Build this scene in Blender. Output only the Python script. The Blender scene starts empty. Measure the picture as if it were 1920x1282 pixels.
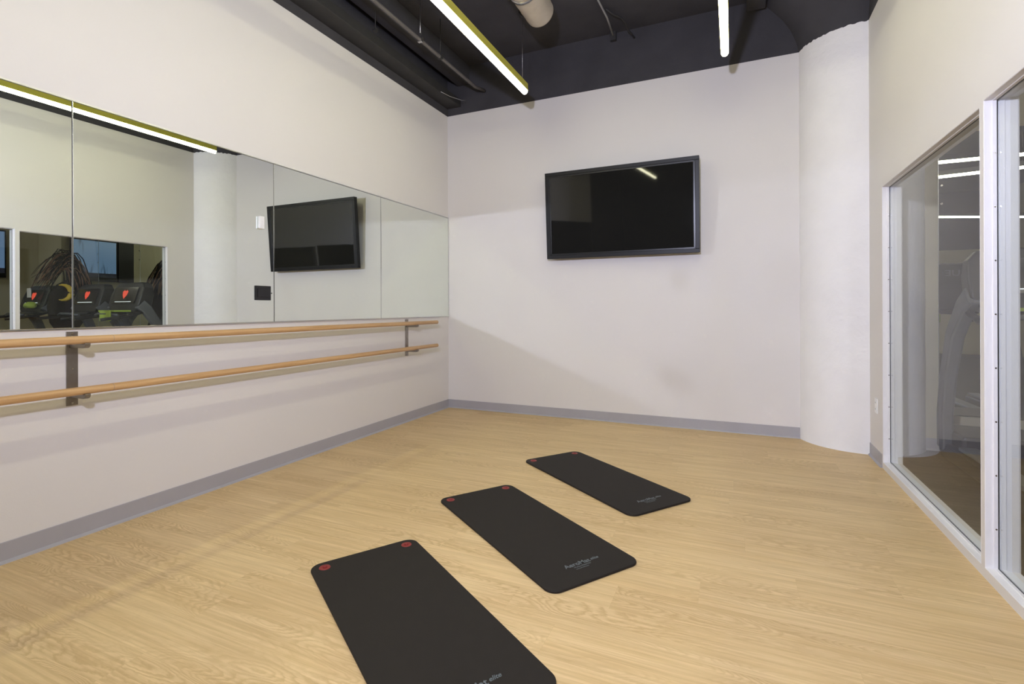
import bpy, bmesh, math, random
from mathutils import Vector, Matrix
random.seed(7)
R = math.radians
scene = bpy.context.scene
col = scene.collection

# ------------------------------------------------------------------ helpers
def new_mat(name, color=(.5, .5, .5), rough=.5, metal=0., spec=.5, emit=None, estr=0.):
    m = bpy.data.materials.new(name); m.use_nodes = True
    b = m.node_tree.nodes['Principled BSDF']
    b.inputs['Base Color'].default_value = (*color, 1)
    b.inputs['Roughness'].default_value = rough
    b.inputs['Metallic'].default_value = metal
    b.inputs['Specular IOR Level'].default_value = spec
    if emit:
        b.inputs['Emission Color'].default_value = (*emit, 1)
        b.inputs['Emission Strength'].default_value = estr
    return m

def nodes(m):
    return m.node_tree, m.node_tree.nodes, m.node_tree.links, m.node_tree.nodes['Principled BSDF']

def add_mottle(m, base, amt=.04, scale=6., bump=0., bscale=60., detail=4.):
    """slight procedural variation of a paint or metal, plus an optional bump"""
    nt, N, L, b = nodes(m)
    tc = N.new('ShaderNodeTexCoord')
    n = N.new('ShaderNodeTexNoise'); n.inputs['Scale'].default_value = scale; n.inputs['Detail'].default_value = detail
    L.new(tc.outputs['Object'], n.inputs['Vector'])
    r = N.new('ShaderNodeMapRange'); r.inputs['From Min'].default_value = .3; r.inputs['From Max'].default_value = .7
    r.inputs['To Min'].default_value = 1 - amt; r.inputs['To Max'].default_value = 1 + amt
    L.new(n.outputs['Fac'], r.inputs['Value'])
    v = N.new('ShaderNodeVectorMath'); v.operation = 'SCALE'; v.inputs[0].default_value = base
    L.new(r.outputs[0], v.inputs['Scale']); L.new(v.outputs[0], b.inputs['Base Color'])
    if bump:
        n2 = N.new('ShaderNodeTexNoise'); n2.inputs['Scale'].default_value = bscale; n2.inputs['Detail'].default_value = 3
        L.new(tc.outputs['Object'], n2.inputs['Vector'])
        bp = N.new('ShaderNodeBump'); bp.inputs['Strength'].default_value = bump; bp.inputs['Distance'].default_value = .01
        L.new(n2.outputs['Fac'], bp.inputs['Height']); L.new(bp.outputs[0], b.inputs['Normal'])
    return m

def box(bm, x0, x1, y0, y1, z0, z1, mi=0):
    vs = [bm.verts.new(p) for p in ((x0,y0,z0),(x1,y0,z0),(x1,y1,z0),(x0,y1,z0),(x0,y0,z1),(x1,y0,z1),(x1,y1,z1),(x0,y1,z1))]
    fs = []
    for f in ((0,3,2,1),(4,5,6,7),(0,1,5,4),(1,2,6,5),(2,3,7,6),(3,0,4,7)):
        fc = bm.faces.new([vs[i] for i in f]); fc.material_index = mi; fs.append(fc)
    return fs

def tube(bm, pts, r, seg=12, cap=True, mi=0):
    """round bar through a list of points"""
    pts = [Vector(p) for p in pts]; rings = []
    for i, p in enumerate(pts):
        d = (pts[min(i+1, len(pts)-1)] - pts[max(i-1, 0)]).normalized()
        a = d.cross(Vector((0, 0, 1)))
        if a.length < 1e-3: a = Vector((1, 0, 0))
        a.normalize(); b = d.cross(a).normalized()
        rr = r[i] if isinstance(r, (list, tuple)) else r
        rings.append([bm.verts.new(p + rr*(math.cos(t)*a + math.sin(t)*b)) for t in [2*math.pi*k/seg for k in range(seg)]])
    for i in range(len(rings)-1):
        for k in range(seg):
            f = bm.faces.new((rings[i][k], rings[i][(k+1) % seg], rings[i+1][(k+1) % seg], rings[i+1][k])); f.smooth = True; f.material_index = mi
    if cap:
        bm.faces.new(rings[0]).material_index = mi; bm.faces.new(rings[-1][::-1]).material_index = mi

def lathe(bm, prof, cx, cy, seg=96, jit=None):
    rings = []
    for i, (r, z) in enumerate(prof):
        ring = []
        for k in range(seg):
            t = 2*math.pi*k/seg
            dz = jit(i, k, t) if jit else 0
            ring.append(bm.verts.new((cx + r*math.cos(t), cy + r*math.sin(t), z + dz)))
        rings.append(ring)
    for i in range(len(rings)-1):
        for k in range(seg):
            f = bm.faces.new((rings[i][k], rings[i][(k+1) % seg], rings[i+1][(k+1) % seg], rings[i+1][k])); f.smooth = True
    return rings

def sweep_plate(bm, pts, w, t, mi=0):
    """flat bar of width w (along x) and thickness t following points in the y-z plane"""
    pts = [Vector(p) for p in pts]; rings = []
    for i, p in enumerate(pts):
        d = (pts[min(i+1, len(pts)-1)] - pts[max(i-1, 0)]).normalized()
        n = Vector((0, -d.z, d.y))
        ww = w[i] if isinstance(w, (list, tuple)) else w
        tt = t[i] if isinstance(t, (list, tuple)) else t
        rings.append([bm.verts.new(p + Vector((sx*ww/2, 0, 0)) + n*sy*tt/2) for sx, sy in ((-1,-1),(1,-1),(1,1),(-1,1))])
    for i in range(len(rings)-1):
        for k in range(4):
            bm.faces.new((rings[i][k], rings[i][(k+1) % 4], rings[i+1][(k+1) % 4], rings[i+1][k])).material_index = mi
    bm.faces.new(rings[0][::-1]).material_index = mi; bm.faces.new(rings[-1]).material_index = mi

def obj(name, bm, mats, parent=None, bevel=0., bseg=2):
    bmesh.ops.recalc_face_normals(bm, faces=bm.faces)
    me = bpy.data.meshes.new(name); bm.to_mesh(me); bm.free()
    for m in (mats if isinstance(mats, (list, tuple)) else [mats]): me.materials.append(m)
    o = bpy.data.objects.new(name, me); col.objects.link(o)
    if parent is not None: o.parent = parent
    if bevel:
        md = o.modifiers.new('bevel', 'BEVEL'); md.width = bevel; md.segments = bseg; md.limit_method = 'ANGLE'; md.angle_limit = R(40)
    return o

def B(*boxes, mi=0):
    bm = bmesh.new()
    for b in boxes: box(bm, *b)
    return bm

def empty(name, label, cat, loc=(0, 0, 0), rz=0, group=None):
    o = bpy.data.objects.new(name, None); col.objects.link(o); o.location = loc; o.rotation_euler = (0, 0, rz)
    o.empty_display_size = .1
    o['label'] = label; o['category'] = cat
    if group: o['group'] = group
    return o

def tag(o, label, cat, group=None, kind=None):
    o['label'] = label; o['category'] = cat
    if group: o['group'] = group
    if kind: o['kind'] = kind
    return o

def struct(o, label=None):
    o['kind'] = 'structure'
    if label: o['label'] = label
    return o

def copy_tree(o, parent=None):
    c = o.copy(); col.objects.link(c)
    if parent is not None: c.parent = parent
    for ch in list(o.children): copy_tree(ch, c)
    return c

def text_obj(name, body, size, mat, parent, loc, rot, shear=0., extrude=.0004, sx=1.):
    """lettering as a mesh"""
    cu = bpy.data.curves.new(name, 'FONT'); cu.body = body; cu.size = size; cu.extrude = extrude
    cu.align_x = 'CENTER'; cu.align_y = 'CENTER'; cu.shear = shear; cu.offset = size*.012
    t = bpy.data.objects.new('tmp', cu); col.objects.link(t)
    dg = bpy.context.evaluated_depsgraph_get(); dg.update()
    me = bpy.data.meshes.new_from_object(t.evaluated_get(dg))
    bpy.data.objects.remove(t, do_unlink=True); bpy.data.curves.remove(cu)
    me.materials.clear(); me.materials.append(mat); me.name = name
    o = bpy.data.objects.new(name, me); col.objects.link(o); o.parent = parent
    o.location = loc; o.rotation_euler = rot; o.scale = (sx, 1, 1)
    return o

def flat_shape(name, loops, z0, thick, bev, mat, parent):
    """filled outline with holes, extruded, with rounded edges"""
    cu = bpy.data.curves.new(name, 'CURVE'); cu.dimensions = '2D'; cu.fill_mode = 'BOTH'
    for lp in loops:
        s = cu.splines.new('POLY'); s.points.add(len(lp)-1); s.use_cyclic_u = True
        for i, (x, y) in enumerate(lp): s.points[i].co = (x, y, 0, 1)
    cu.extrude = thick/2 - bev; cu.bevel_depth = bev; cu.bevel_resolution = 2; cu.offset = -bev
    t = bpy.data.objects.new('tmp', cu); col.objects.link(t)
    dg = bpy.context.evaluated_depsgraph_get(); dg.update()
    me = bpy.data.meshes.new_from_object(t.evaluated_get(dg))
    bpy.data.objects.remove(t, do_unlink=True); bpy.data.curves.remove(cu)
    me.materials.clear(); me.materials.append(mat); me.name = name
    for v in me.vertices: v.co.z += z0 + thick/2
    o = bpy.data.objects.new(name, me); col.objects.link(o)
    if parent is not None: o.parent = parent
    return o

# ------------------------------------------------------------------ room dimensions (metres)
XL, XR, YB, ZW, ZC = -3.166, 1.011, 5.241, 3.524, 4.08   # left wall, right wall, back wall, top of the white paint, slab
CX, CY, CR = 1.012, 5.362, .474                        # round column
YR = -1.53                                             # where the partition walls end behind the photographer
GX, GY = 6.2, -5.6                                     # gym beyond

# ------------------------------------------------------------------ materials
paint = add_mottle(new_mat('wall_paint', rough=.55, spec=.3), (.70, .675, .66), .012, 1.5, .05, 220)
blackp = add_mottle(new_mat('black_ceiling_paint', rough=.8, spec=.2), (.054, .052, .058), .12, 3., .15, 40)
darkmetal = add_mottle(new_mat('black_painted_steel', rough=.6, spec=.3), (.035, .034, .034), .1, 8.)
greymetal = add_mottle(new_mat('dark_grey_channel', rough=.45), (.11, .10, .095), .1, 8.)
basem = add_mottle(new_mat('vinyl_base', rough=.45), (.37, .36, .385), .03, 4.)
white_frame = add_mottle(new_mat('white_frame_paint', rough=.35), (.80, .79, .80), .01, 5.)
colm = add_mottle(new_mat('rough_white_plaster', rough=.7, spec=.2), (.80, .79, .80), .02, 5., .55, 14, 5)
plastic_w = new_mat('white_plastic', (.82, .82, .82), .35)
plastic_b = new_mat('black_plastic', (.012, .012, .013), .3)
plastic_slot = new_mat('dark_slot', (.05, .05, .05), .5)
steel = add_mottle(new_mat('brushed_steel', rough=.38, metal=.9), (.30, .275, .25), .06, 30.)
screwm = new_mat('screw_steel', (.55, .53, .5), .25, 1.)
alu = new_mat('aluminium_trim', (.62, .62, .62), .3, 1.)
pale_metal = new_mat('pale_galvanised', (.42, .42, .42), .4, .3)
ductm = add_mottle(new_mat('galvanised_duct', rough=.5, metal=.25), (.52, .46, .38), .08, 9.)
rubber = add_mottle(new_mat('mat_foam', rough=.68, spec=.26), (.0165, .0132, .0108), .06, 25., .08, 500)
red_ring = new_mat('red_eyelet_plastic', (.22, .020, .016), .45)
print_grey = new_mat('grey_print', (.115, .135, .145), .5)
tv_black = new_mat('tv_bezel', (.008, .008, .009), .42, spec=.35)
tv_glass = new_mat('tv_screen', (.012, .012, .0115), .035, spec=.5)
mirror_m = new_mat('mirror_silver', (.82, .865, .80), .0, 1.)
mirror_edge = new_mat('mirror_edge', (.05, .07, .06), .15, .3)
mirror_bevel = new_mat('mirror_polished_edge', (.75, .78, .76), .12, 1.)
gympaint = add_mottle(new_mat('gym_wall_paint', rough=.6, spec=.3), (.55, .50, .36), .02, 2.)
gymfloor = add_mottle(new_mat('gym_rubber_floor', rough=.7), (.035, .034, .034), .25, 60.)
lens_m = new_mat('led_lens', (.9, .9, .85), .4, emit=(.96, .93, .64), estr=23.5)
gym_lens = new_mat('gym_led_lens', (.9, .9, .85), .4, emit=(1., .93, .78), estr=16.)
fixture_m = add_mottle(new_mat('olive_cast_fixture', rough=.38, metal=.2), (.56, .52, .085), .03, 12.)  # olive-yellow cast of the mixed lighting put into the body's base colour
tread_dark = add_mottle(new_mat('treadmill_black', rough=.42), (.018, .018, .019), .15, 12.)
tread_grey = add_mottle(new_mat('treadmill_grey', rough=.4), (.10, .105, .115), .06, 8.)
belt_m = add_mottle(new_mat('running_belt', rough=.8), (.02, .02, .02), .2, 80.)
red_led = new_mat('red_display', (.3, .01, .01), .4, emit=(1., .10, .05), estr=.75)
white_led = new_mat('white_display', (.5, .5, .5), .4, emit=(.9, .95, 1.), estr=.8)
screen_blk = new_mat('console_screen', (.012, .013, .014), .12)
towel_g = new_mat('lime_cloth', (.42, .55, .08), .85)
paper = new_mat('white_paper', (.75, .75, .74), .8)
yellow = new_mat('yellow_card', (.75, .52, .05), .6)
bristle = new_mat('dark_bristle', (.022, .016, .014), .9, spec=.15)
bristle_l = new_mat('copper_bristle', (.30, .15, .09), .4, .4)

# oak planks running across the room (along x)
floor_m = new_mat('oak_plank_floor', rough=.42, spec=.35)
def build_floor(m):
    nt, N, L, b = nodes(m)
    tc = N.new('ShaderNodeTexCoord')
    br = N.new('ShaderNodeTexBrick'); br.offset = 0.; br.inputs['Scale'].default_value = 1
    br.inputs['Brick Width'].default_value = 1.22; br.inputs['Row Height'].default_value = .18
    br.inputs['Mortar Size'].default_value = .0004; br.inputs['Mortar Smooth'].default_value = .2
    br.inputs['Color1'].default_value = (0, 0, 0, 1); br.inputs['Color2'].default_value = (1, 1, 1, 1)
    br.inputs['Mortar'].default_value = (.5, .5, .5, 1); br.inputs['Bias'].default_value = 0
    spx = N.new('ShaderNodeSeparateXYZ'); L.new(tc.outputs['Object'], spx.inputs[0])
    rw = N.new('ShaderNodeMath'); rw.operation = 'DIVIDE'; rw.inputs[1].default_value = .18; L.new(spx.outputs['Y'], rw.inputs[0])
    rf = N.new('ShaderNodeMath'); rf.operation = 'FLOOR'; L.new(rw.outputs[0], rf.inputs[0])
    wn = N.new('ShaderNodeTexWhiteNoise'); wn.noise_dimensions = '1D'; L.new(rf.outputs[0], wn.inputs['W'])
    sh = N.new('ShaderNodeMath'); sh.operation = 'MULTIPLY_ADD'; sh.inputs[1].default_value = 1.22; L.new(wn.outputs['Value'], sh.inputs[0]); L.new(spx.outputs['X'], sh.inputs[2])
    cx = N.new('ShaderNodeCombineXYZ'); L.new(sh.outputs[0], cx.inputs[0]); L.new(spx.outputs['Y'], cx.inputs[1])
    L.new(cx.outputs[0], br.inputs['Vector'])
    # per-plank offset of the grain
    off = N.new('ShaderNodeVectorMath'); off.operation = 'MULTIPLY_ADD'
    cr = N.new('ShaderNodeCombineXYZ')
    for i in range(3): L.new(br.outputs['Color'], cr.inputs[i])
    L.new(cr.outputs[0], off.inputs[0]); off.inputs[1].default_value = (37, 91, 13)
    L.new(tc.outputs['Object'], off.inputs[2])
    def mapped(sx, sy):
        mp = N.new('ShaderNodeVectorMath'); mp.operation = 'MULTIPLY'; mp.inputs[1].default_value = (sx, sy, 1)
        L.new(off.outputs[0], mp.inputs[0]); return mp.outputs[0]
    # cathedral figure: contour lines of a stretched smooth noise
    n1 = N.new('ShaderNodeTexNoise'); n1.inputs['Scale'].default_value = 1; n1.inputs['Detail'].default_value = 1.2; n1.inputs['Distortion'].default_value = .25
    L.new(mapped(1.5, 8.), n1.inputs['Vector'])
    mul = N.new('ShaderNodeMath'); mul.operation = 'MULTIPLY'; mul.inputs[1].default_value = 30.
    L.new(n1.outputs['Fac'], mul.inputs[0])
    nj = N.new('ShaderNodeTexNoise'); nj.inputs['Scale'].default_value = 1; nj.inputs['Detail'].default_value = 3
    L.new(mapped(28, 90), nj.inputs['Vector'])
    ad = N.new('ShaderNodeMath'); ad.operation = 'MULTIPLY_ADD'; ad.inputs[1].default_value = 1.1
    L.new(nj.outputs['Fac'], ad.inputs[0]); L.new(mul.outputs[0], ad.inputs[2])
    fr = N.new('ShaderNodeMath'); fr.operation = 'FRACT'; L.new(ad.outputs[0], fr.inputs[0])
    rp = N.new('ShaderNodeValToRGB'); e = rp.color_ramp.elements
    e[0].position = 0; e[0].color = (0, 0, 0, 1); e[1].position = 1; e[1].color = (.15, .15, .15, 1)
    for p, v in ((.18, .25), (.45, .85), (.78, 1.)):
        q = e.new(p); q.color = (v, v, v, 1)
    L.new(fr.outputs[0], rp.inputs[0])
    # where the figure shows
    nm = N.new('ShaderNodeTexNoise'); nm.inputs['Scale'].default_value = 1; nm.inputs['Detail'].default_value = 1
    L.new(mapped(1.1, 4.5), nm.inputs['Vector'])
    mk = N.new('ShaderNodeMapRange'); mk.inputs['From Min'].default_value = .42; mk.inputs['From Max'].default_value = .62
    mk.inputs['To Min'].default_value = .10; mk.inputs['To Max'].default_value = 1.; L.new(nm.outputs['Fac'], mk.inputs['Value'])
    # fine straight grain
    n2 = N.new('ShaderNodeTexNoise'); n2.inputs['Scale'].default_value = 1; n2.inputs['Detail'].default_value = 5; n2.inputs['Roughness'].default_value = .6
    L.new(mapped(2.6, 85), n2.inputs['Vector'])
    n3 = N.new('ShaderNodeTexNoise'); n3.inputs['Scale'].default_value = 1; n3.inputs['Detail'].default_value = 3
    L.new(mapped(1.2, 16), n3.inputs['Vector'])
    def mixc(fac, a, bb, blend='MIX'):
        mx = N.new('ShaderNodeMix'); mx.data_type = 'RGBA'; mx.blend_type = blend
        if hasattr(fac, 'default_value'): L.new(fac, mx.inputs[0])
        else: mx.inputs[0].default_value = fac
        for s, i in ((a, 6), (bb, 7)):
            if hasattr(s, 'default_value'): L.new(s, mx.inputs[i])
            else: mx.inputs[i].default_value = (*s, 1)
        return mx.outputs[2]
    base = mixc(br.outputs['Color'], (0.616, 0.438, 0.214), (0.720, 0.532, 0.273))
    mr3 = N.new('ShaderNodeMapRange'); mr3.inputs['From Min'].default_value = .3; mr3.inputs['From Max'].default_value = .7; L.new(n3.outputs['Fac'], mr3.inputs['Value'])
    base = mixc(mr3.outputs[0], base, (0.739, 0.559, 0.304))
    mr2 = N.new('ShaderNodeMapRange'); mr2.inputs['From Min'].default_value = .35; mr2.inputs['From Max'].default_value = .68
    mr2.inputs['To Min'].default_value = .58; mr2.inputs['To Max'].default_value = 0.; L.new(n2.outputs['Fac'], mr2.inputs['Value'])
    base = mixc(mr2.outputs[0], base, (0.431, 0.288, 0.129))
    inv = N.new('ShaderNodeMath'); inv.operation = 'SUBTRACT'; inv.inputs[0].default_value = 1; L.new(rp.outputs[0], inv.inputs[1])
    fm = N.new('ShaderNodeMath'); fm.operation = 'MULTIPLY'; L.new(inv.outputs[0], fm.inputs[0]); L.new(mk.outputs[0], fm.inputs[1])
    fm2 = N.new('ShaderNodeMath'); fm2.operation = 'MULTIPLY'; fm2.inputs[1].default_value = .72; L.new(fm.outputs[0], fm2.inputs[0])
    base = mixc(fm2.outputs[0], base, (0.444, 0.295, 0.129))
    jf = N.new('ShaderNodeMath'); jf.operation = 'MULTIPLY'; jf.inputs[1].default_value = .45; L.new(br.outputs['Fac'], jf.inputs[0])
    base = mixc(jf.outputs[0], base, (0.370, 0.246, 0.120))
    L.new(base, b.inputs['Base Color'])
    bp = N.new('ShaderNodeBump'); bp.inputs['Strength'].default_value = .12; bp.inputs['Distance'].default_value = .002
    L.new(fm.outputs[0], bp.inputs['Height']); bp.invert = True; L.new(bp.outputs[0], b.inputs['Normal'])
build_floor(floor_m)

# maple rail
rail_m = new_mat('maple_rail', rough=.38)
nt, N, L, b_ = nodes(rail_m)
tc = N.new('ShaderNodeTexCoord'); mp = N.new('ShaderNodeMapping'); mp.inputs['Scale'].default_value = (60, 2.2, 60)
L.new(tc.outputs['Object'], mp.inputs['Vector'])
n = N.new('ShaderNodeTexNoise'); n.inputs['Scale'].default_value = 1; n.inputs['Detail'].default_value = 4; L.new(mp.outputs[0], n.inputs['Vector'])
rp = N.new('ShaderNodeValToRGB'); rp.color_ramp.elements[0].position = .3; rp.color_ramp.elements[0].color = (.47, .27, .11, 1)
rp.color_ramp.elements[1].position = .7; rp.color_ramp.elements[1].color = (.66, .42, .20, 1)
L.new(n.outputs['Fac'], rp.inputs[0]); L.new(rp.outputs[0], b_.inputs['Base Color'])

# clear window glass: straight-through transmission plus the Fresnel reflection of a coated face
glass_m = bpy.data.materials.new('window_glass'); glass_m.use_nodes = True
nt = glass_m.node_tree; N = nt.nodes; L = nt.links; N.clear()
out = N.new('ShaderNodeOutputMaterial'); tr = N.new('ShaderNodeBsdfTransparent'); tr.inputs[0].default_value = (.90, .93, .92, 1)
tr2 = N.new('ShaderNodeBsdfTransparent'); gl = N.new('ShaderNodeBsdfGlossy'); gl.inputs['Roughness'].default_value = 0; gl.inputs[0].default_value = (1, 1, 1, 1)
fr = N.new('ShaderNodeFresnel'); fr.inputs[0].default_value = 1.52
mx = N.new('ShaderNodeMixShader'); L.new(fr.outputs[0], mx.inputs[0]); L.new(tr.outputs[0], mx.inputs[1]); L.new(gl.outputs[0], mx.inputs[2])
ge = N.new('ShaderNodeNewGeometry'); mx2 = N.new('ShaderNodeMixShader'); L.new(ge.outputs['Backfacing'], mx2.inputs[0])
L.new(mx.outputs[0], mx2.inputs[1]); L.new(tr2.outputs[0], mx2.inputs[2]); L.new(mx2.outputs[0], out.inputs[0])

# gym programme on the television: pale blue with dark figures and a caption band
scr_m = new_mat('gym_programme', (0, 0, 0), .2)
nt, N, L, b_ = nodes(scr_m)
tc = N.new('ShaderNodeTexCoord'); sp = N.new('ShaderNodeSeparateXYZ'); L.new(tc.outputs['Object'], sp.inputs[0])
mp = N.new('ShaderNodeMapping'); mp.inputs['Scale'].default_value = (1, 16, 2.6); L.new(tc.outputs['Object'], mp.inputs['Vector'])
n = N.new('ShaderNodeTexNoise'); n.inputs['Scale'].default_value = .6; n.inputs['Detail'].default_value = 3; L.new(mp.outputs[0], n.inputs['Vector'])
rp = N.new('ShaderNodeValToRGB'); rp.color_ramp.elements[0].position = .30; rp.color_ramp.elements[0].color = (.012, .03, .06, 1)
rp.color_ramp.elements[1].position = .42; rp.color_ramp.elements[1].color = (.115, .185, .33, 1); L.new(n.outputs['Fac'], rp.inputs[0])
gt = N.new('ShaderNodeMath'); gt.operation = 'GREATER_THAN'; gt.inputs[1].default_value = -.27; L.new(sp.outputs['Z'], gt.inputs[0])
mx = N.new('ShaderNodeMix'); mx.data_type = 'RGBA'; L.new(gt.outputs[0], mx.inputs[0]); mx.inputs[6].default_value = (.012, .012, .02, 1); L.new(rp.outputs[0], mx.inputs[7])
L.new(mx.outputs[2], b_.inputs['Emission Color']); b_.inputs['Emission Strength'].default_value = .9

# ------------------------------------------------------------------ SETTING: studio shell
struct(obj('floor', B((XL-.15, 1.16, GY, YB+.15, -.12, 0)), floor_m))
struct(obj('floor', B((1.16, GX+.15, GY, YB+.15, -.12, -.001)), gymfloor))
struct(obj('ceiling', B((XL-.15, GX+.15, GY-.15, YB+.15, ZC, ZC+.15)), blackp))
struct(obj('wall_left', B((XL-.12, XL, YR, YB, 0, ZW)), paint))
struct(obj('wall_left', B((XL-.12, XL, YR, YB, ZW, ZC)), blackp))
struct(obj('wall_back', B((XL-.12, XR+.12, YB, YB+.12, 0, ZW)), paint))
struct(obj('wall_back', B((XL-.12, GX+.15, YB, YB+.12, ZW, ZC)), blackp))
struct(obj('wall_back', B((XR+.12, GX+.15, YB, YB+.12, 0, ZW)), gympaint))
# right wall with two glazed openings
W1 = (2.898, 4.508, .045, 2.090)     # y0, y1, z0, z1
W2 = (1.235, 2.862, .045, 2.108)
xo = XR+.12
struct(obj('wall_right', B((XR, xo, YR, W2[0], 0, ZW), (XR, xo, W2[0], W2[1], W2[3], ZW), (XR, xo, W2[0], W2[1], 0, W2[2]),
                           (XR, xo, W2[1], W1[0], 0, ZW), (XR, xo, W1[0], W1[1], W1[3], ZW), (XR, xo, W1[0], W1[1], 0, W1[2]),
                           (XR, xo, W1[1], YB, 0, ZW)), paint))
struct(obj('wall_right', B((XR, xo, YR, YB, ZW, ZC)), blackp))
# gym walls (outer ends, seen only through the glass and in the mirrors)
struct(obj('wall_right', B((GX, GX+.15, GY, YB, 0, ZC)), gympaint))
struct(obj('wall_rear', B((XL-.15, 1.15, GY-.15, GY, 0, ZC), (1.15, GX+.15, GY-.15, GY, 2.62, ZC)), blackp))
struct(obj('wall_rear', B((1.15, GX+.15, GY-.15, GY, 0, 2.62)), gympaint))
struct(obj('wall_left', B((XL-.27, XL-.12, GY, YR, 0, ZC)), blackp))
# vinyl base with a small toe
def base_strip(name, x0, y0, x1, y1, n):
    """n = inward normal"""
    bm = bmesh.new(); d = (Vector((x1, y1, 0)) - Vector((x0, y0, 0))); prof = [(0, 0), (.016, 0), (.0135, .006), (.004, .014), (.004, .098), (0, .1)]
    rings = [[bm.verts.new((p.x + n[0]*a, p.y + n[1]*a, z)) for a, z in prof] for p in (Vector((x0, y0, 0)), Vector((x1, y1, 0)))]
    k = len(prof)
    for i in range(k): bm.faces.new((rings[0][i], rings[0][(i+1) % k], rings[1][(i+1) % k], rings[1][i]))
    bm.faces.new(rings[0]); bm.faces.new(rings[1][::-1])
    return struct(obj(name, bm, basem))
base_strip('baseboard_left', XL, YR, XL, YB, (1, 0))
base_strip('baseboard_back', XL+.002, YB, CX-.46, YB, (0, -1))
base_strip('baseboard_right', XR, W1[1]+.015, XR, 4.90, (-1, 0))
base_strip('baseboard_back', xo+.3, YB, GX, YB, (0, -1))

def window(name, W, label):
    y0, y1, z0, z1 = W; r = empty(name, label, 'window'); del r['category']; r['kind'] = 'structure'
    xa, xg = XR-.0005, XR+.045
    # lining of the opening, with a raised stop beside the pane
    bm = bmesh.new(); t = .003
    for (a, b, c, d) in ((y0, y0+t, z0, z1), (y1-t, y1, z0, z1), (y0, y1, z0, z0+t), (y0, y1, z1-t, z1)):
        box(bm, xa, XR+.116, a, b, c, d)
    s = .008
    for xx0, xx1 in ((XR+.027, xg-.001), (xg+.008, xg+.026)):
        for (a, b, c, d) in ((y0+t, y0+s, z0+t, z1-t), (y1-s, y1-t, z0+t, z1-t), (y0+t, y1-t, z0+t, z0+s), (y0+t, y1-t, z1-s, z1-t)):
            box(bm, xx0, xx1, a, b, c, d)
    obj('window_frame', bm, white_frame, r, .0015, 1)
    # gasket
    bm = bmesh.new()
    for (a, b, c, d) in ((y0+t, y0+s+.003, z0+t, z1-t), (y1-s-.003, y1-t, z0+t, z1-t), (y0+t, y1-t, z0+t, z0+s+.003), (y0+t, y1-t, z1-s-.003, z1-t)):
        box(bm, xg-.003, xg-.0005, a, b, c, d)
    obj('gasket', bm, plastic_b, r)
    obj('pane', B((xg, xg+.006, y0+t+.001, y1-t-.001, z0+t+.001, z1-t-.001)), glass_m, r)
    zz = z0+.18; sc0 = None
    while zz < z1-.08:
        for yy, sgn in ((y0+s, 1), (y1-s, -1)):
            if sc0 is None:
                bm = bmesh.new(); tube(bm, ((0, -.0018, 0), (0, .0018, 0)), .0035, 10); sc0 = obj('screw', bm, screwm, r); sc = sc0
            else: sc = sc0.copy(); col.objects.link(sc)
            sc.location = (XR+.036, yy, zz)
        zz += .235
    return r
window('window_1', W1, 'glazed opening nearest the round column, looking into the gym')
window('window_2', W2, 'glazed opening at the right edge of the picture')

# slab beam and soffit over the left wall, conduits
struct(obj('trim_1', B((XL, -2.98, YR, YB-.001, 3.612, 3.70)), darkmetal, bevel=.004), 'black steel ledge over the left wall')
struct(obj('trim_2', B((-3.02, -2.86, YR, YB-.001, 3.86, ZC)), blackp, bevel=.01))

# ------------------------------------------------------------------ round column with black capital
cr_ = empty('round_column', 'white painted rough round concrete column in the far right corner', 'column', (CX, CY, 0))
bm = bmesh.new()
rnd = random.Random(3); jz = [rnd.uniform(-.004, .006) + (.022*rnd.random() if rnd.random() < .12 else 0) for _ in range(192)]
prof = [(CR+.003, 0), (CR, .02)] + [(CR + .0015*math.sin(i*1.7), .02 + i*(ZW-.02)/24) for i in range(1, 25)]
lathe(bm, prof, 0, 0, 192, lambda i, k, t: jz[k] if i == len(prof)-1 else 0)
obj('shaft', bm, colm, cr_)
bm = bmesh.new()
cap = [(CR-.003, ZW-.03), (CR-.001, ZW), (CR+.02, 3.62), (CR+.065, 3.74), (CR+.13, 3.85), (CR+.22, 3.96), (CR+.33, ZC-.001)]
lathe(bm, cap, 0, 0, 96)
cp = obj('capital', bm, blackp, cr_); cp['label'] = 'black painted flared top'

# ------------------------------------------------------------------ mirrors on the left wall
ys = [5.238, 3.966, 2.716, 1.463, .21, -1.50]
ml = ['clear mirror panel in the far corner, reflecting only bare wall',
      'mirror panel beside the corner panel, reflecting most of the black television',
      'mirror panel with a black socket plate and white sensor on it',
      'mirror panel at the left edge of the picture',
      'mirror panel nearest the photographer']
for i in range(5):
    y1, y0 = ys[i]-.0018, ys[i+1]+.0018
    r = empty('studio_mirror', ml[i], 'mirror', (XL, (y0+y1)/2, 1.10), 0, 'frameless mirror panels on the left wall')
    h = (y1-y0)/2; bm = bmesh.new()
    box(bm, .001, .0060, -h, h, .004, 1.190)
    o = obj('mirror_back', bm, mirror_edge, r)
    # bright face with a fine bevelled border
    bm = bmesh.new(); b = .0022; zb, zt = .004, 1.190
    o4 = [bm.verts.new(p) for p in ((.0067, -h, zb), (.0067, h, zb), (.0067, h, zt), (.0067, -h, zt))]
    i4 = [bm.verts.new(p) for p in ((.0072, -h+b, zb+b), (.0072, h-b, zb+b), (.0072, h-b, zt-b), (.0072, -h+b, zt-b))]
    bm.faces.new(i4).material_index = 0
    for k in range(4): bm.faces.new((o4[k], o4[(k+1) % 4], i4[(k+1) % 4], i4[k])).material_index = 1
    bk = [bm.verts.new((.0061, v.co.y, v.co.z)) for v in o4]
    for k in range(4): bm.faces.new((bk[k], bk[(k+1) % 4], o4[(k+1) % 4], o4[k])).material_index = 1
    bm.faces.new(bk[::-1]).material_index = 1
    obj('mirror_face', bm, [mirror_m, mirror_bevel], r)
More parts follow.
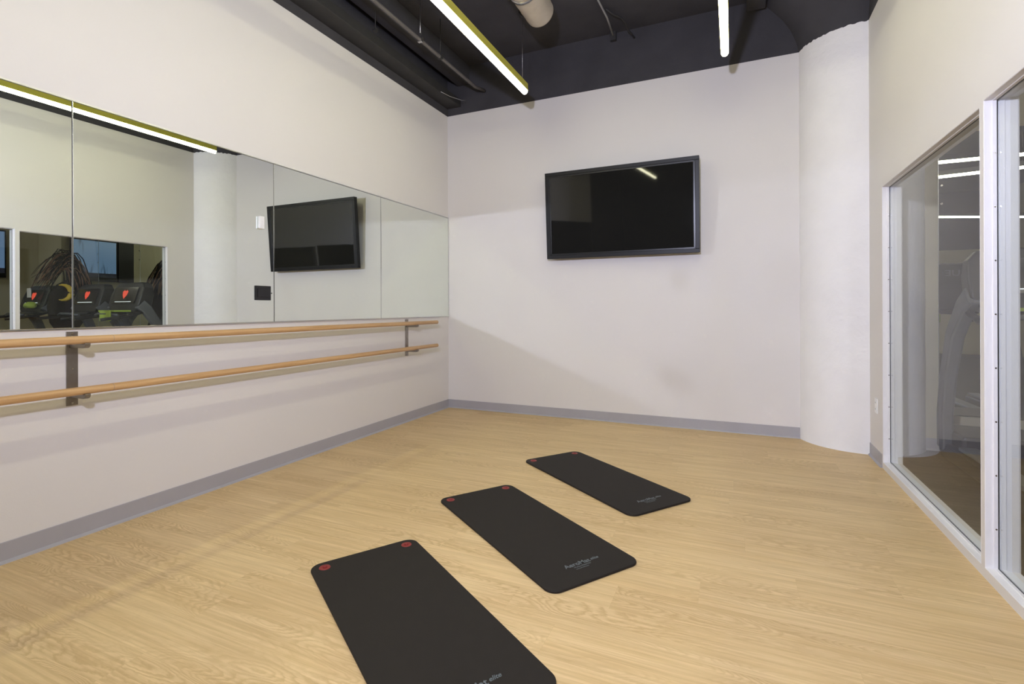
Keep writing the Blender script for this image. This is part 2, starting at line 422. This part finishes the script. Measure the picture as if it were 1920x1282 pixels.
tag(obj('mirror_rail', B((XL, XL+.010, ys[-1], 5.238, 1.0975, 1.1035)), alu),
    'thin aluminium channel holding the mirrors along their bottom edge', 'trim')
tag(obj('mirror_rail', B((XL, XL+.010, ys[-1], 5.238, 2.291, 2.2975)), alu),
    'thin aluminium channel along the top edge of the mirrors', 'trim')
xm = XL+.0074
r = empty('socket_plate', 'square black socket plate set in the mirror below the television reflection', 'socket', (xm, 2.617, 1.317))
obj('plate', B((0, .007, -.066, .066, -.053, .053)), plastic_b, r, .002)
obj('cover', B((.0072, .012, -.05, .05, -.030, .030)), plastic_b, r, .002)
obj('latch', B((.007, .014, .066, .070, -.004, .004)), plastic_b, r)
r = empty('wall_sensor', 'small white sensor box stuck on the mirror above the black socket plate', 'sensor', (xm, 2.598, 1.83))
obj('housing', B((0, .022, -.020, .020, -.046, .046)), plastic_w, r, .004)
obj('lens_cover', B((.0222, .025, -.012, .012, -.02, .01)), plastic_w, r, .002)

# ------------------------------------------------------------------ double ballet barre
bar = empty('ballet_barre', 'double wooden ballet barre on steel brackets below the mirrors', 'ballet barre', (XL, 1.46, 0))
for z in (1.046, .787):
    bm = bmesh.new(); tube(bm, [(.130, -2.85, z), (.130, 0, z), (.130, 1.7, z), (.130, 3.322, z), (.130, 3.327, z)], [.0205, .0205, .0205, .0205, .0175], 28)
    rl = obj('rail', bm, rail_m, bar)
    bm = bmesh.new(); tube(bm, [(.130, 3.3272, z), (.130, 3.3285, z)], .0165, 20)
    obj('end_cap', bm, greymetal, rl)
    bm = bmesh.new(); tube(bm, [(.130, .118, z), (.130, .1195, z)], .02075, 28)
    obj('joint', bm, steel, rl)
for yb in (-2.5, 0.0, 2.93):
    bm = bmesh.new(); box(bm, 0, .006, yb-.0255, yb+.0255, .700, 1.086)
    pl = obj('bracket_plate', bm, steel, bar, .0015)
    for z in (1.074, .893, .712):
        bm = bmesh.new(); tube(bm, [(.006, yb, z), (.0085, yb, z)], .0055, 14); obj('screw', bm, screwm, pl)
    for z in (1.046, .787):
        zb = z-.0215
        bm = bmesh.new()
        # arm: flat bar on edge with rounded tip, and a saddle lip under the rail
        pts = [(.006, zb-.022), (.128, zb-.022), (.140, zb-.019), (.149, zb-.010), (.151, zb+.002), (.146, zb+.006), (.140, zb-.001), (.120, zb-.001), (.110, zb+.006), (.104, zb+.001), (.006, zb-.001)]
        rg = [[bm.verts.new((x, yb+s, q)) for x, q in pts] for s in (-.012, .012)]
        k = len(pts)
        for i in range(k): bm.faces.new((rg[0][i], rg[0][(i+1) % k], rg[1][(i+1) % k], rg[1][i]))
        bm.faces.new(rg[0][::-1]); bm.faces.new(rg[1])
        obj('bracket_arm', bm, steel, bar, .001, 1)

# ------------------------------------------------------------------ television on the back wall
tvc = Vector((-1.074, 5.098, 2.187)); tilt = R(4.1)
tv = empty('television', 'large black flat screen television tilted down on the back wall', 'television', tvc, R(-.35))
Wt, Ht = 1.56, .918
def tvobj(name, boxes, mat, bevel=0., par=None):
    bm = B(*boxes)
    bmesh.ops.rotate(bm, verts=bm.verts, cent=(0, 0, 0), matrix=Matrix.Rotation(tilt, 3, 'X'))
    return obj(name, bm, mat, par or tv, bevel)
w, h = Wt/2, Ht/2
fw = .038
tvobj('bezel', [(-w, w, -.001, .055, h-fw, h), (-w, w, -.001, .055, -h, -h+fw), (-w, -w+fw, -.001, .055, -h+fw, h-fw), (w-fw, w, -.001, .055, -h+fw, h-fw)], tv_black, .003)
tvobj('inner_border', [(-w+fw, w-fw, .0045, .03, h-fw-.016, h-fw), (-w+fw, w-fw, .0045, .03, -h+fw, -h+fw+.016), (-w+fw, -w+fw+.016, .0045, .03, -h+fw, h-fw), (w-fw-.016, w-fw, .0045, .03, -h+fw, h-fw)], plastic_b, .001)
tvobj('screen', [(-w+fw+.014, w-fw-.014, .009, .03, -h+fw+.014, h-fw-.014)], tv_glass)
tvobj('back_shell', [(-w+.02, w-.02, .055, .072, -h+.02, h-.02), (-.45, .45, .072, .09, -.28, .25)], darkmetal, .006)
bm = bmesh.new()
box(bm, -.30, .30, .125, .138, -.16, .16); box(bm, -.22, -.18, .07, .13, -.14, .12); box(bm, .18, .22, .07, .13, -.14, .12)
obj('wall_bracket', bm, darkmetal, tv)

# outlet on the right wall beside the column
r = empty('power_outlet', 'white power outlet low on the right wall beside the column', 'outlet', (XR, 4.68, .435))
obj('plate', B((-.006, 0, -.036, .036, -.058, .058)), plastic_w, r, .002)
for z in (-.024, .024):
    s = obj('socket', B((-.0085, -.006, -.017, .017, z-.016, z+.016)), plastic_w, r, .002)
    obj('slot', B((-.009, -.0086, -.008, -.005, z-.006, z+.006), (-.009, -.0086, .005, .008, z-.006, z+.006)), plastic_slot, s)

# ------------------------------------------------------------------ exercise mats
def rrect(L_, W_, r_, n_=8):
    pts = []
    for cx, cy, a0 in ((L_/2-r_, W_/2-r_, 0), (-L_/2+r_, W_/2-r_, 90), (-L_/2+r_, -W_/2+r_, 180), (L_/2-r_, -W_/2+r_, 270)):
        for k in range(n_+1):
            a = R(a0 + 90*k/n_); pts.append((cx + r_*math.cos(a), cy + r_*math.sin(a)))
    return pts
def circ(x, y, r_, n_=24): return [(x + r_*math.cos(2*math.pi*k/n_), y + r_*math.sin(2*math.pi*k/n_)) for k in range(n_)]
ML, MW, MT = 1.215, .515, .012
def make_mat(label, x, y, ang):
    r = empty('exercise_mat', label, 'exercise mat', (x, y, 0), ang, 'black exercise mats on the floor')
    e = [(-ML/2+.055, s*(MW/2-.06)) for s in (1, -1)]
    flat_shape('pad', [rrect(ML, MW, .055)] + [circ(ex, ey, .012) for ex, ey in e], .0003, MT, .004, rubber, r)
    for ex, ey in e:
        bm = bmesh.new(); prof = [(.0105, .001), (.0105, MT+.001), (.012, MT+.0022), (.016, MT+.0022), (.018, MT+.0012), (.0205, MT+.0022), (.0245, MT+.002), (.0255, MT)]
        lathe(bm, prof, ex, ey, 32); ring = obj('eyelet', bm, red_ring, r); ring['label'] = 'dark red eyelet ring'
    tx = ML/2-.140; rot = (0, 0, R(90))
    lg = text_obj('logo', 'AeroMat', .040, print_grey, r, (tx, -.012, MT+.0004), rot); lg['label'] = 'grey printed brand lettering'
    text_obj('logo', 'elite', .027, print_grey, r, (tx-.002, .089, MT+.0004), rot, .35)
    text_obj('small_print', 'Workout Fitness Mat', .011, print_grey, r, (tx+.024, 0.0, MT+.0004), rot)
    text_obj('small_print', 'www.aeromats.com', .009, print_grey, r, (tx+.038, -.01, MT+.0004), rot)
    return r
make_mat('black exercise mat farthest from the camera, nearest the round column', -.866, 3.453, R(-36.8))
make_mat('black exercise mat in the middle of the three, grey lettering near its corner', -1.043, 2.525, R(-35.2))
make_mat('black exercise mat nearest the camera, cut off by the bottom edge', -1.148, 1.622, R(-32.4))

# ------------------------------------------------------------------ linear pendant lights
def strip_light(name, label, x, y1, y0, z, lens, group, width=.062, rz=0., body=None, cables=(.06, 1.9), cab_to=ZC):
    ln = y1-y0
    r = empty(name, label, 'ceiling light', (x, y1, z), rz, group)
    hw = width/2
    obj('housing', B((-hw, hw, -ln, 0, .034, .100)), body or fixture_m, r, .0015, 1)
    obj('end_cap', B((-hw, hw, 0, .003, .034, .100)), body or fixture_m, r)
    bm = bmesh.new()
    pr = [(-(hw-.002)*math.cos(math.pi*q/12), .0335-.0335*math.sin(math.pi*q/12)) for q in range(13)]
    rg = [[bm.verts.new((px, yy, pz)) for px, pz in pr] for yy in (-ln, -.0005)]
    for i in range(13):
        f = bm.faces.new((rg[0][i], rg[0][(i+1) % 13], rg[1][(i+1) % 13], rg[1][i])); f.smooth = i < 12
    bm.faces.new(rg[0]); bm.faces.new(rg[1][::-1])
    obj('lens', bm, lens, r)['label'] = 'glowing white diffuser'
    k = .06 if cables else 0
    yy = -.06
    while cables and yy > -ln:
        bm = bmesh.new(); tube(bm, [(0, yy, .10), (0, yy, cab_to-z-.002)], .0014, 6)
        obj('suspension_cable', bm, alu, r); yy -= 1.9
    return r
GL = 'linear pendant lights over the studio'
strip_light('linear_pendant_light', 'long glowing linear pendant light, left of the two', -1.829, 4.458, -2.6, 3.255, lens_m, GL)
strip_light('linear_pendant_light', 'long glowing linear pendant light, right of the two, nearer the column', -.058, 4.462, -2.6, 3.255, lens_m, GL)

# ------------------------------------------------------------------ overhead services
r = empty('spiral_duct', 'pale round spiral duct stub hanging under the black ceiling', 'duct', (-1.575, 4.2, 3.84))
bm = bmesh.new()
pts = []; rr = []
k = 0; y = -5.2
while y < 0: pts.append((0, y, 0)); rr.append(.128 + (.002 if k % 4 == 0 else 0)); y += .03; k += 1
pts.append((0, 0, 0)); rr.append(.128)
tube(bm, pts, rr, 40)
obj('duct_body', bm, ductm, r)
bm = bmesh.new(); tube(bm, [(0, -.42, 0), (0, -.37, 0)], .134, 40); obj('clamp_band', bm, alu, r)
bm = bmesh.new(); box(bm, -.004, .004, -.40, -.385, .13, .24); obj('hanger', bm, darkmetal, r)
bm = bmesh.new(); tube(bm, [(-.15, -.02, .05), (-.15, .035, .05)], .05, 20); box(bm, -.155, -.145, -.02, .02, .09, .24); obj('branch_collar', bm, darkmetal, r)

r = empty('conduit', 'grey painted conduit running along the ceiling above the left wall', 'conduit', (-2.66, 5.1, 3.70))
bm = bmesh.new(); tube(bm, [(0, -6.8, 0), (0, -.45, 0), (.0, -.1, 0), (.02, .10, .03)], .017, 12); obj('pipe', bm, greymetal, r)
for yy in (-.83, -1.18, -2.9, -4.4):
    bm = bmesh.new(); tube(bm, [(0, yy, .015), (0, yy, ZC-3.70)], .004, 8); box(bm, -.022, .022, yy-.015, yy+.015, -.02, .022); box(bm, -.006, .006, yy-.01, yy+.01, .02, .06)
    obj('clamp', bm, darkmetal if yy != -1.18 else alu, r)

r = empty('conduit', 'thin bright metal conduit on the black ceiling between the two lights', 'conduit', (-1.14, 5.22, 4.05))
bm = bmesh.new(); tube(bm, [(.01, -3.5, 0), (.0, -.7, 0), (.015, -.35, -.004), (.0, 0, -.01)], .009, 10); obj('pipe', bm, pale_metal, r)
bm = bmesh.new(); box(bm, -.03, .03, -.02, .02, -.06, .03); obj('junction_box', bm, darkmetal, r)
tag(obj('cable_loop', (lambda b: (tube(b, [(-1.11, 4.75, 4.062), (-1.06, 4.85, 4.05), (-1.0, 4.92, 4.04), (-.975, 5.0, 4.03), (-.965, 5.1, 4.0), (-.94, 5.16, 3.99), (-.925, 5.232, 3.98)], .009, 8), b)[1])(bmesh.new()), darkmetal),
    'short black cable looping off the bright ceiling conduit', 'cable')
r = empty('ductwork', 'black painted box duct under the ceiling beside the column top', 'duct', (.20, 4.2, 3.98))
obj('duct_body', B((-.08, .08, -3.2, .98, -.02, .098)), blackp, r, .008)
obj('flange', B((-.09, .09, .2, .22, -.03, .098)), darkmetal, r)
tag(obj('wire', (lambda b: (tube(b, [(-3.0, 4.75, 3.625), (-2.93, 4.9, 3.60), (-2.86, 5.05, 3.60), (-2.83, 5.10, 3.615)], .003, 6), b)[1])(bmesh.new()), alu),
    'loose bright wire end sticking out near the left ceiling corner', 'wire')
tag(obj('threaded_rod', (lambda b: (tube(b, [(-2.92, 3.60, 3.70), (-2.92, 3.60, ZC)], .004, 8), box(b, -2.94, -2.90, 3.58, 3.62, 3.68, 3.70), b)[2])(bmesh.new()), darkmetal),
    'thin threaded rod hanging from the ceiling above the left wall', 'rod')

# ------------------------------------------------------------------ GYM beyond the glass
gm = [1.56, 2.93, 4.15, 5.37]
gl_ = ['gym wall mirror whose edge shows through the glass beside the column', 'gym wall mirror second along from the column', 'gym wall mirror third along from the column']
for i in range(3):
    r = empty('wall_mirror', gl_[i], 'mirror', (gm[i], YB, 0), 0, 'mirrors on the gym wall')
    wd = gm[i+1]-gm[i]-.004
    obj('mirror_face', B((0, wd, -.008, -.001, .30, 2.62)), mirror_m, r)
    for z in (2.20, 2.05):
        bm = bmesh.new(); tube(bm, [(.02, -.008, z), (.02, -.014, z)], .008, 12); obj('clip', bm, screwm, r)
    obj('edge', B((-.004, 0, -.010, -.001, .30, 2.62)), alu, r)

def make_treadmill():
    r = empty('treadmill', '', 'treadmill', (0, 0, 0), 0, 'treadmills in the gym')
    # origin: under the console, facing +y; deck behind
    bm = bmesh.new(); box(bm, -.40, .40, -1.45, .45, .05, .17); box(bm, -.36, .36, .15, .62, .05, .27); obj('deck_frame', bm, tread_dark, r, .02)
    bm = bmesh.new(); box(bm, -.27, .27, -1.42, .12, .172, .178); obj('running_belt', bm, belt_m, r)
    for s in (-1, 1):
        bm = bmesh.new(); box(bm, s*.335-.055, s*.335+.055, -1.42, .15, .172, .20); obj('side_rail', bm, tread_grey, r, .01)
    for s in (-1, 1):
        bm = bmesh.new()
        pts = [(s*.38, .42, .12), (s*.385, .40, .40), (s*.385, .33, .70), (s*.38, .22, 1.0), (s*.36, .10, 1.20), (s*.34, .02, 1.28)]
        sweep_plate(bm, pts, [.07, .075, .08, .085, .08, .07], [.13, .12, .11, .12, .14, .16])
        obj('upright', bm, tread_grey, r, .015, 2)
    for s in (-1, 1):
        bm = bmesh.new(); tube(bm, [(s*.36, .05, 1.16), (s*.37, -.15, 1.10), (s*.36, -.42, 1.07), (s*.34, -.47, 1.06)], .022, 12); obj('handrail', bm, tread_dark, r)
    bm = bmesh.new(); tube(bm, [(-.28, -.22, 1.12), (-.1, -.27, 1.14), (.1, -.27, 1.14), (.28, -.22, 1.12)], .018, 10); obj('grip_bar', bm, tread_grey, r)
    # console: leaning shell, wider at the middle, display on the user side, hood lettering on the front
    bm = bmesh.new()
    sec = [(-.30, 1.16, .02, .16), (-.37, 1.26, .035, .17), (-.375, 1.40, .075, .19), (-.36, 1.52, .12, .20), (-.30, 1.585, .15, .20), (-.22, 1.60, .165, .195)]
    rg = []
    for hx, z, ya, yb2 in sec:
        x = -hx
        rg.append([bm.verts.new(p) for p in ((-x, ya-.05, z), (x, ya-.05, z), (x*.94, yb2+.02, z), (-x*.94, yb2+.02, z))])
    for i in range(len(rg)-1):
        for k in range(4): bm.faces.new((rg[i][k], rg[i][(k+1) % 4], rg[i+1][(k+1) % 4], rg[i+1][k]))
    bm.faces.new(rg[0][::-1]); bm.faces.new(rg[-1])
    con = obj('console', bm, tread_dark, r, .02, 3)
    lean = Matrix.Rotation(R(-25), 4, 'X')
    def panel(name, x0, x1, z0, z1, mat, d=.0):
        b = bmesh.new(); box(b, x0, x1, -.004-d, 0-d, z0, z1)
        bmesh.ops.rotate(b, verts=b.verts, cent=(0, 0, 0), matrix=Matrix.Rotation(R(-17), 3, 'X'))
        bmesh.ops.translate(b, verts=b.verts, vec=(0, .008, 1.38)); return obj(name, b, mat, con)
    panel('display', -.28, .28, -.10, .15, screen_blk)
    b = bmesh.new(); bpts = [(-.065, .075), (-.03, .10), (0, .08), (.03, .10), (.065, .075), (.05, .02), (0, -.035), (-.05, .02)]
    vs = [b.verts.new((x, -.0055, z+.01)) for x, z in bpts]; b.faces.new(vs)
    vs = [b.verts.new((x, -.0045, z+.01)) for x, z in bpts]; b.faces.new(vs[::-1])
    bmesh.ops.rotate(b, verts=b.verts, cent=(0, 0, 0), matrix=Matrix.Rotation(R(-17), 3, 'X'))
    bmesh.ops.translate(b, verts=b.verts, vec=(0, .008, 1.38)); obj('heart_icon', b, red_led, con)['label'] = 'glowing red heart icon'
    b = bmesh.new()
    box(b, -.20, .19, -.0065, -.005, -.075, -.066)
    bmesh.ops.rotate(b, verts=b.verts, cent=(0, 0, 0), matrix=Matrix.Rotation(R(-17), 3, 'X'))
    bmesh.ops.translate(b, verts=b.verts, vec=(0, .008, 1.38)); obj('readout', b, white_led, con)
    bm = bmesh.new(); box(bm, -.25, .25, -.10, .03, 1.13, 1.165); obj('accessory_tray', bm, tread_dark, r, .01)
    text_obj('hood_lettering', 'TRUE', .075, print_grey, con, (.05, .223, 1.505), (R(90), 0, R(180)), 0, .001, 1.25)
    return r
tm = make_treadmill()
spots = [(1.85, 4.40, 'treadmill nearest the glass and the column, reading TRUE backwards in the gym mirror'),
         (2.87, 4.42, 'middle treadmill of the gym row, second from the glass'),
         (4.15, 4.30, 'treadmill with a white paper on its console, seen beside the dark bristly ornament')]
for i, (x, y, lb) in enumerate(spots):
    o = tm if i == 0 else copy_tree(tm)
    o.location = (x, y, 0); o['label'] = lb

# things in the gym
tag(obj('towel', (lambda b: (box(b, 1.60, 1.98, 4.14, 4.36, 1.168, 1.19), box(b, 1.66, 1.9, 4.115, 4.138, 1.04, 1.19), b)[2])(bmesh.new()), towel_g, bevel=.004), 'lime green cloth lying on the tray of the treadmill nearest the glass', 'cloth')
tag(obj('paper_sheet', (lambda b: (box(b, 4.05, 4.17, 4.24, 4.246, 1.40, 1.55), b)[1])(bmesh.new()), paper), 'small white paper propped on the console of the farthest treadmill', 'paper')
# gym televisions on the end wall
r = empty('gym_television', 'gym television showing a blue programme with dark figures, seen in the mirror', 'television', (GX-.064, 4.31, 2.25))
obj('casing', B((-.02, .06, -.42, .42, -.445, .44)), tv_black, r, .004)
obj('screen', B((-.023, -.0205, -.395, .395, -.36, .41)), scr_m, r)
tag(obj('gym_television', B((GX-.09, GX-.002, 3.56, 3.87, 1.80, 2.72)), tv_black, bevel=.006), 'dark switched off screen beside the blue gym television', 'television')
# dark bristly ornament with a yellow crescent
r = empty('bristly_ornament', 'dark bristly ornament with a yellow crescent standing between two treadmill consoles', 'ornament', (3.51, 4.47, 0))
bm = bmesh.new(); lathe(bm, [(.01, .82), (.14, .86), (.22, 1.0), (.25, 1.25), (.22, 1.45), (.13, 1.6), (.01, 1.68)], 0, 0, 28)
for v in bm.verts: v.co.x *= .6
obj('body', bm, bristle, r)
bm = bmesh.new(); tube(bm, [(0, 0, 0), (0, 0, .9)], .03, 12); tube(bm, [(0, 0, 0), (0, 0, .03)], .17, 24); obj('stand', bm, darkmetal, r)
rn = random.Random(5)
def strands(n, mat):
    bm = bmesh.new()
    for i in range(n):
        xo = rn.uniform(-.10, .08)
        p0 = Vector((xo, rn.uniform(.0, .34), rn.uniform(1.35, 1.6))); p2 = Vector((xo-.05, rn.uniform(-.46, -.22), rn.uniform(1.5, 1.75)))
        c = Vector((xo-.03, rn.uniform(-.05, .22), rn.uniform(2.2, 2.75)))
        pts = [(1-t)*(1-t)*p0 + 2*t*(1-t)*c + t*t*p2 for t in (0, .15, .3, .45, .6, .75, .9, 1.)]
        tube(bm, pts, [.010, .009, .008, .007, .006, .005, .004, .002], 5)
    return obj('bristles', bm, mat, r)
strands(60, bristle)['kind'] = 'stuff'; strands(26, bristle_l)['kind'] = 'stuff'
bm = bmesh.new(); pts = [(-.22, .12*math.cos(R(a))-.16, 1.47 + .12*math.sin(R(a))) for a in range(-110, 111, 20)]
tube(bm, pts, [.006 + .034*math.sin(math.pi*i/(len(pts)-1)) for i in range(len(pts))], 10)
obj('crescent', bm, yellow, r)['label'] = 'yellow crescent'
bm = bmesh.new(); lathe(bm, [(.002, -.045), (.06, -.035), (.085, -.01), (.08, .02), (.04, .045), (.002, .05)], 4.02, 4.22, 20)
for v in bm.verts: v.co.z += 1.27 + .012*math.sin(v.co.x*60)
tag(obj('crumpled_cloth', bm, towel_g), 'crumpled lime green cloth on the farthest treadmill', 'cloth')

# gym pendant lights: straight bars hung at different angles, some off toward the camera side
GG = 'linear lights in the gym'
strip_light('gym_light', 'gym linear light highest of the lines seen through the glass', 1.4, 0, -4.4, 2.95, gym_lens, GG, .045, R(90), greymetal).location = (1.55, 2.72, 2.95)
strip_light('gym_light', 'gym linear light in the middle of the lines seen through the glass', 1.4, 0, -4.2, 2.95, gym_lens, GG, .045, R(101), greymetal).location = (1.45, 1.62, 2.95)
strip_light('gym_light', 'gym linear light lowest of the lines seen through the glass', 1.4, 0, -4.6, 2.95, gym_lens, GG, .045, R(66), greymetal).location = (1.45, -1.0, 2.95)

# ------------------------------------------------------------------ flash on a stand beside the photographer (a real lamp, cool white)
ld = bpy.data.lights.new('flash', 'AREA'); ld.shape = 'DISK'; ld.size = .14; ld.energy = 130; ld.color = (.695, .715, .95)
lo = bpy.data.objects.new('flash', ld); col.objects.link(lo); lo.location = (-.42, -.12, 2.2)
lo.rotation_euler = Vector((.0, -1., -.02)).to_track_quat('Z', 'Y').to_euler()
ld.spread = R(180)
cy = scene.cycles
cy.use_guiding = True; cy.guiding_training_samples = 32; cy.use_surface_guiding = True; cy.guiding_directional_sampling_type = 'MIS'
cy.blur_glossy = 0.0; cy.sample_clamp_indirect = 0.0

w = bpy.data.worlds.new('world'); scene.world = w; w.use_nodes = True
w.node_tree.nodes['Background'].inputs[0].default_value = (.5, .5, .5, 1); w.node_tree.nodes['Background'].inputs[1].default_value = .0

# ------------------------------------------------------------------ camera
cd = bpy.data.cameras.new('camera'); cam = bpy.data.objects.new('camera', cd); col.objects.link(cam)
cd.sensor_width = 36; cd.sensor_fit = 'HORIZONTAL'; cd.lens = 938.12/1920*36
cd.shift_x = 0; cd.shift_y = -(641-577.41)/1920; cd.clip_start = .02
cam.matrix_world = Matrix.Translation((0, 0, 1.2)) @ Matrix.Rotation(R(23.878), 4, 'Z') @ Matrix.Rotation(R(90), 4, 'X') @ Matrix.Rotation(R(-.213), 4, 'Z')
scene.camera = cam
vs = scene.view_settings; vs.view_transform = 'Standard'; vs.look = 'None'; vs.gamma = 1; vs.use_curve_mapping = False; vs.exposure = 0
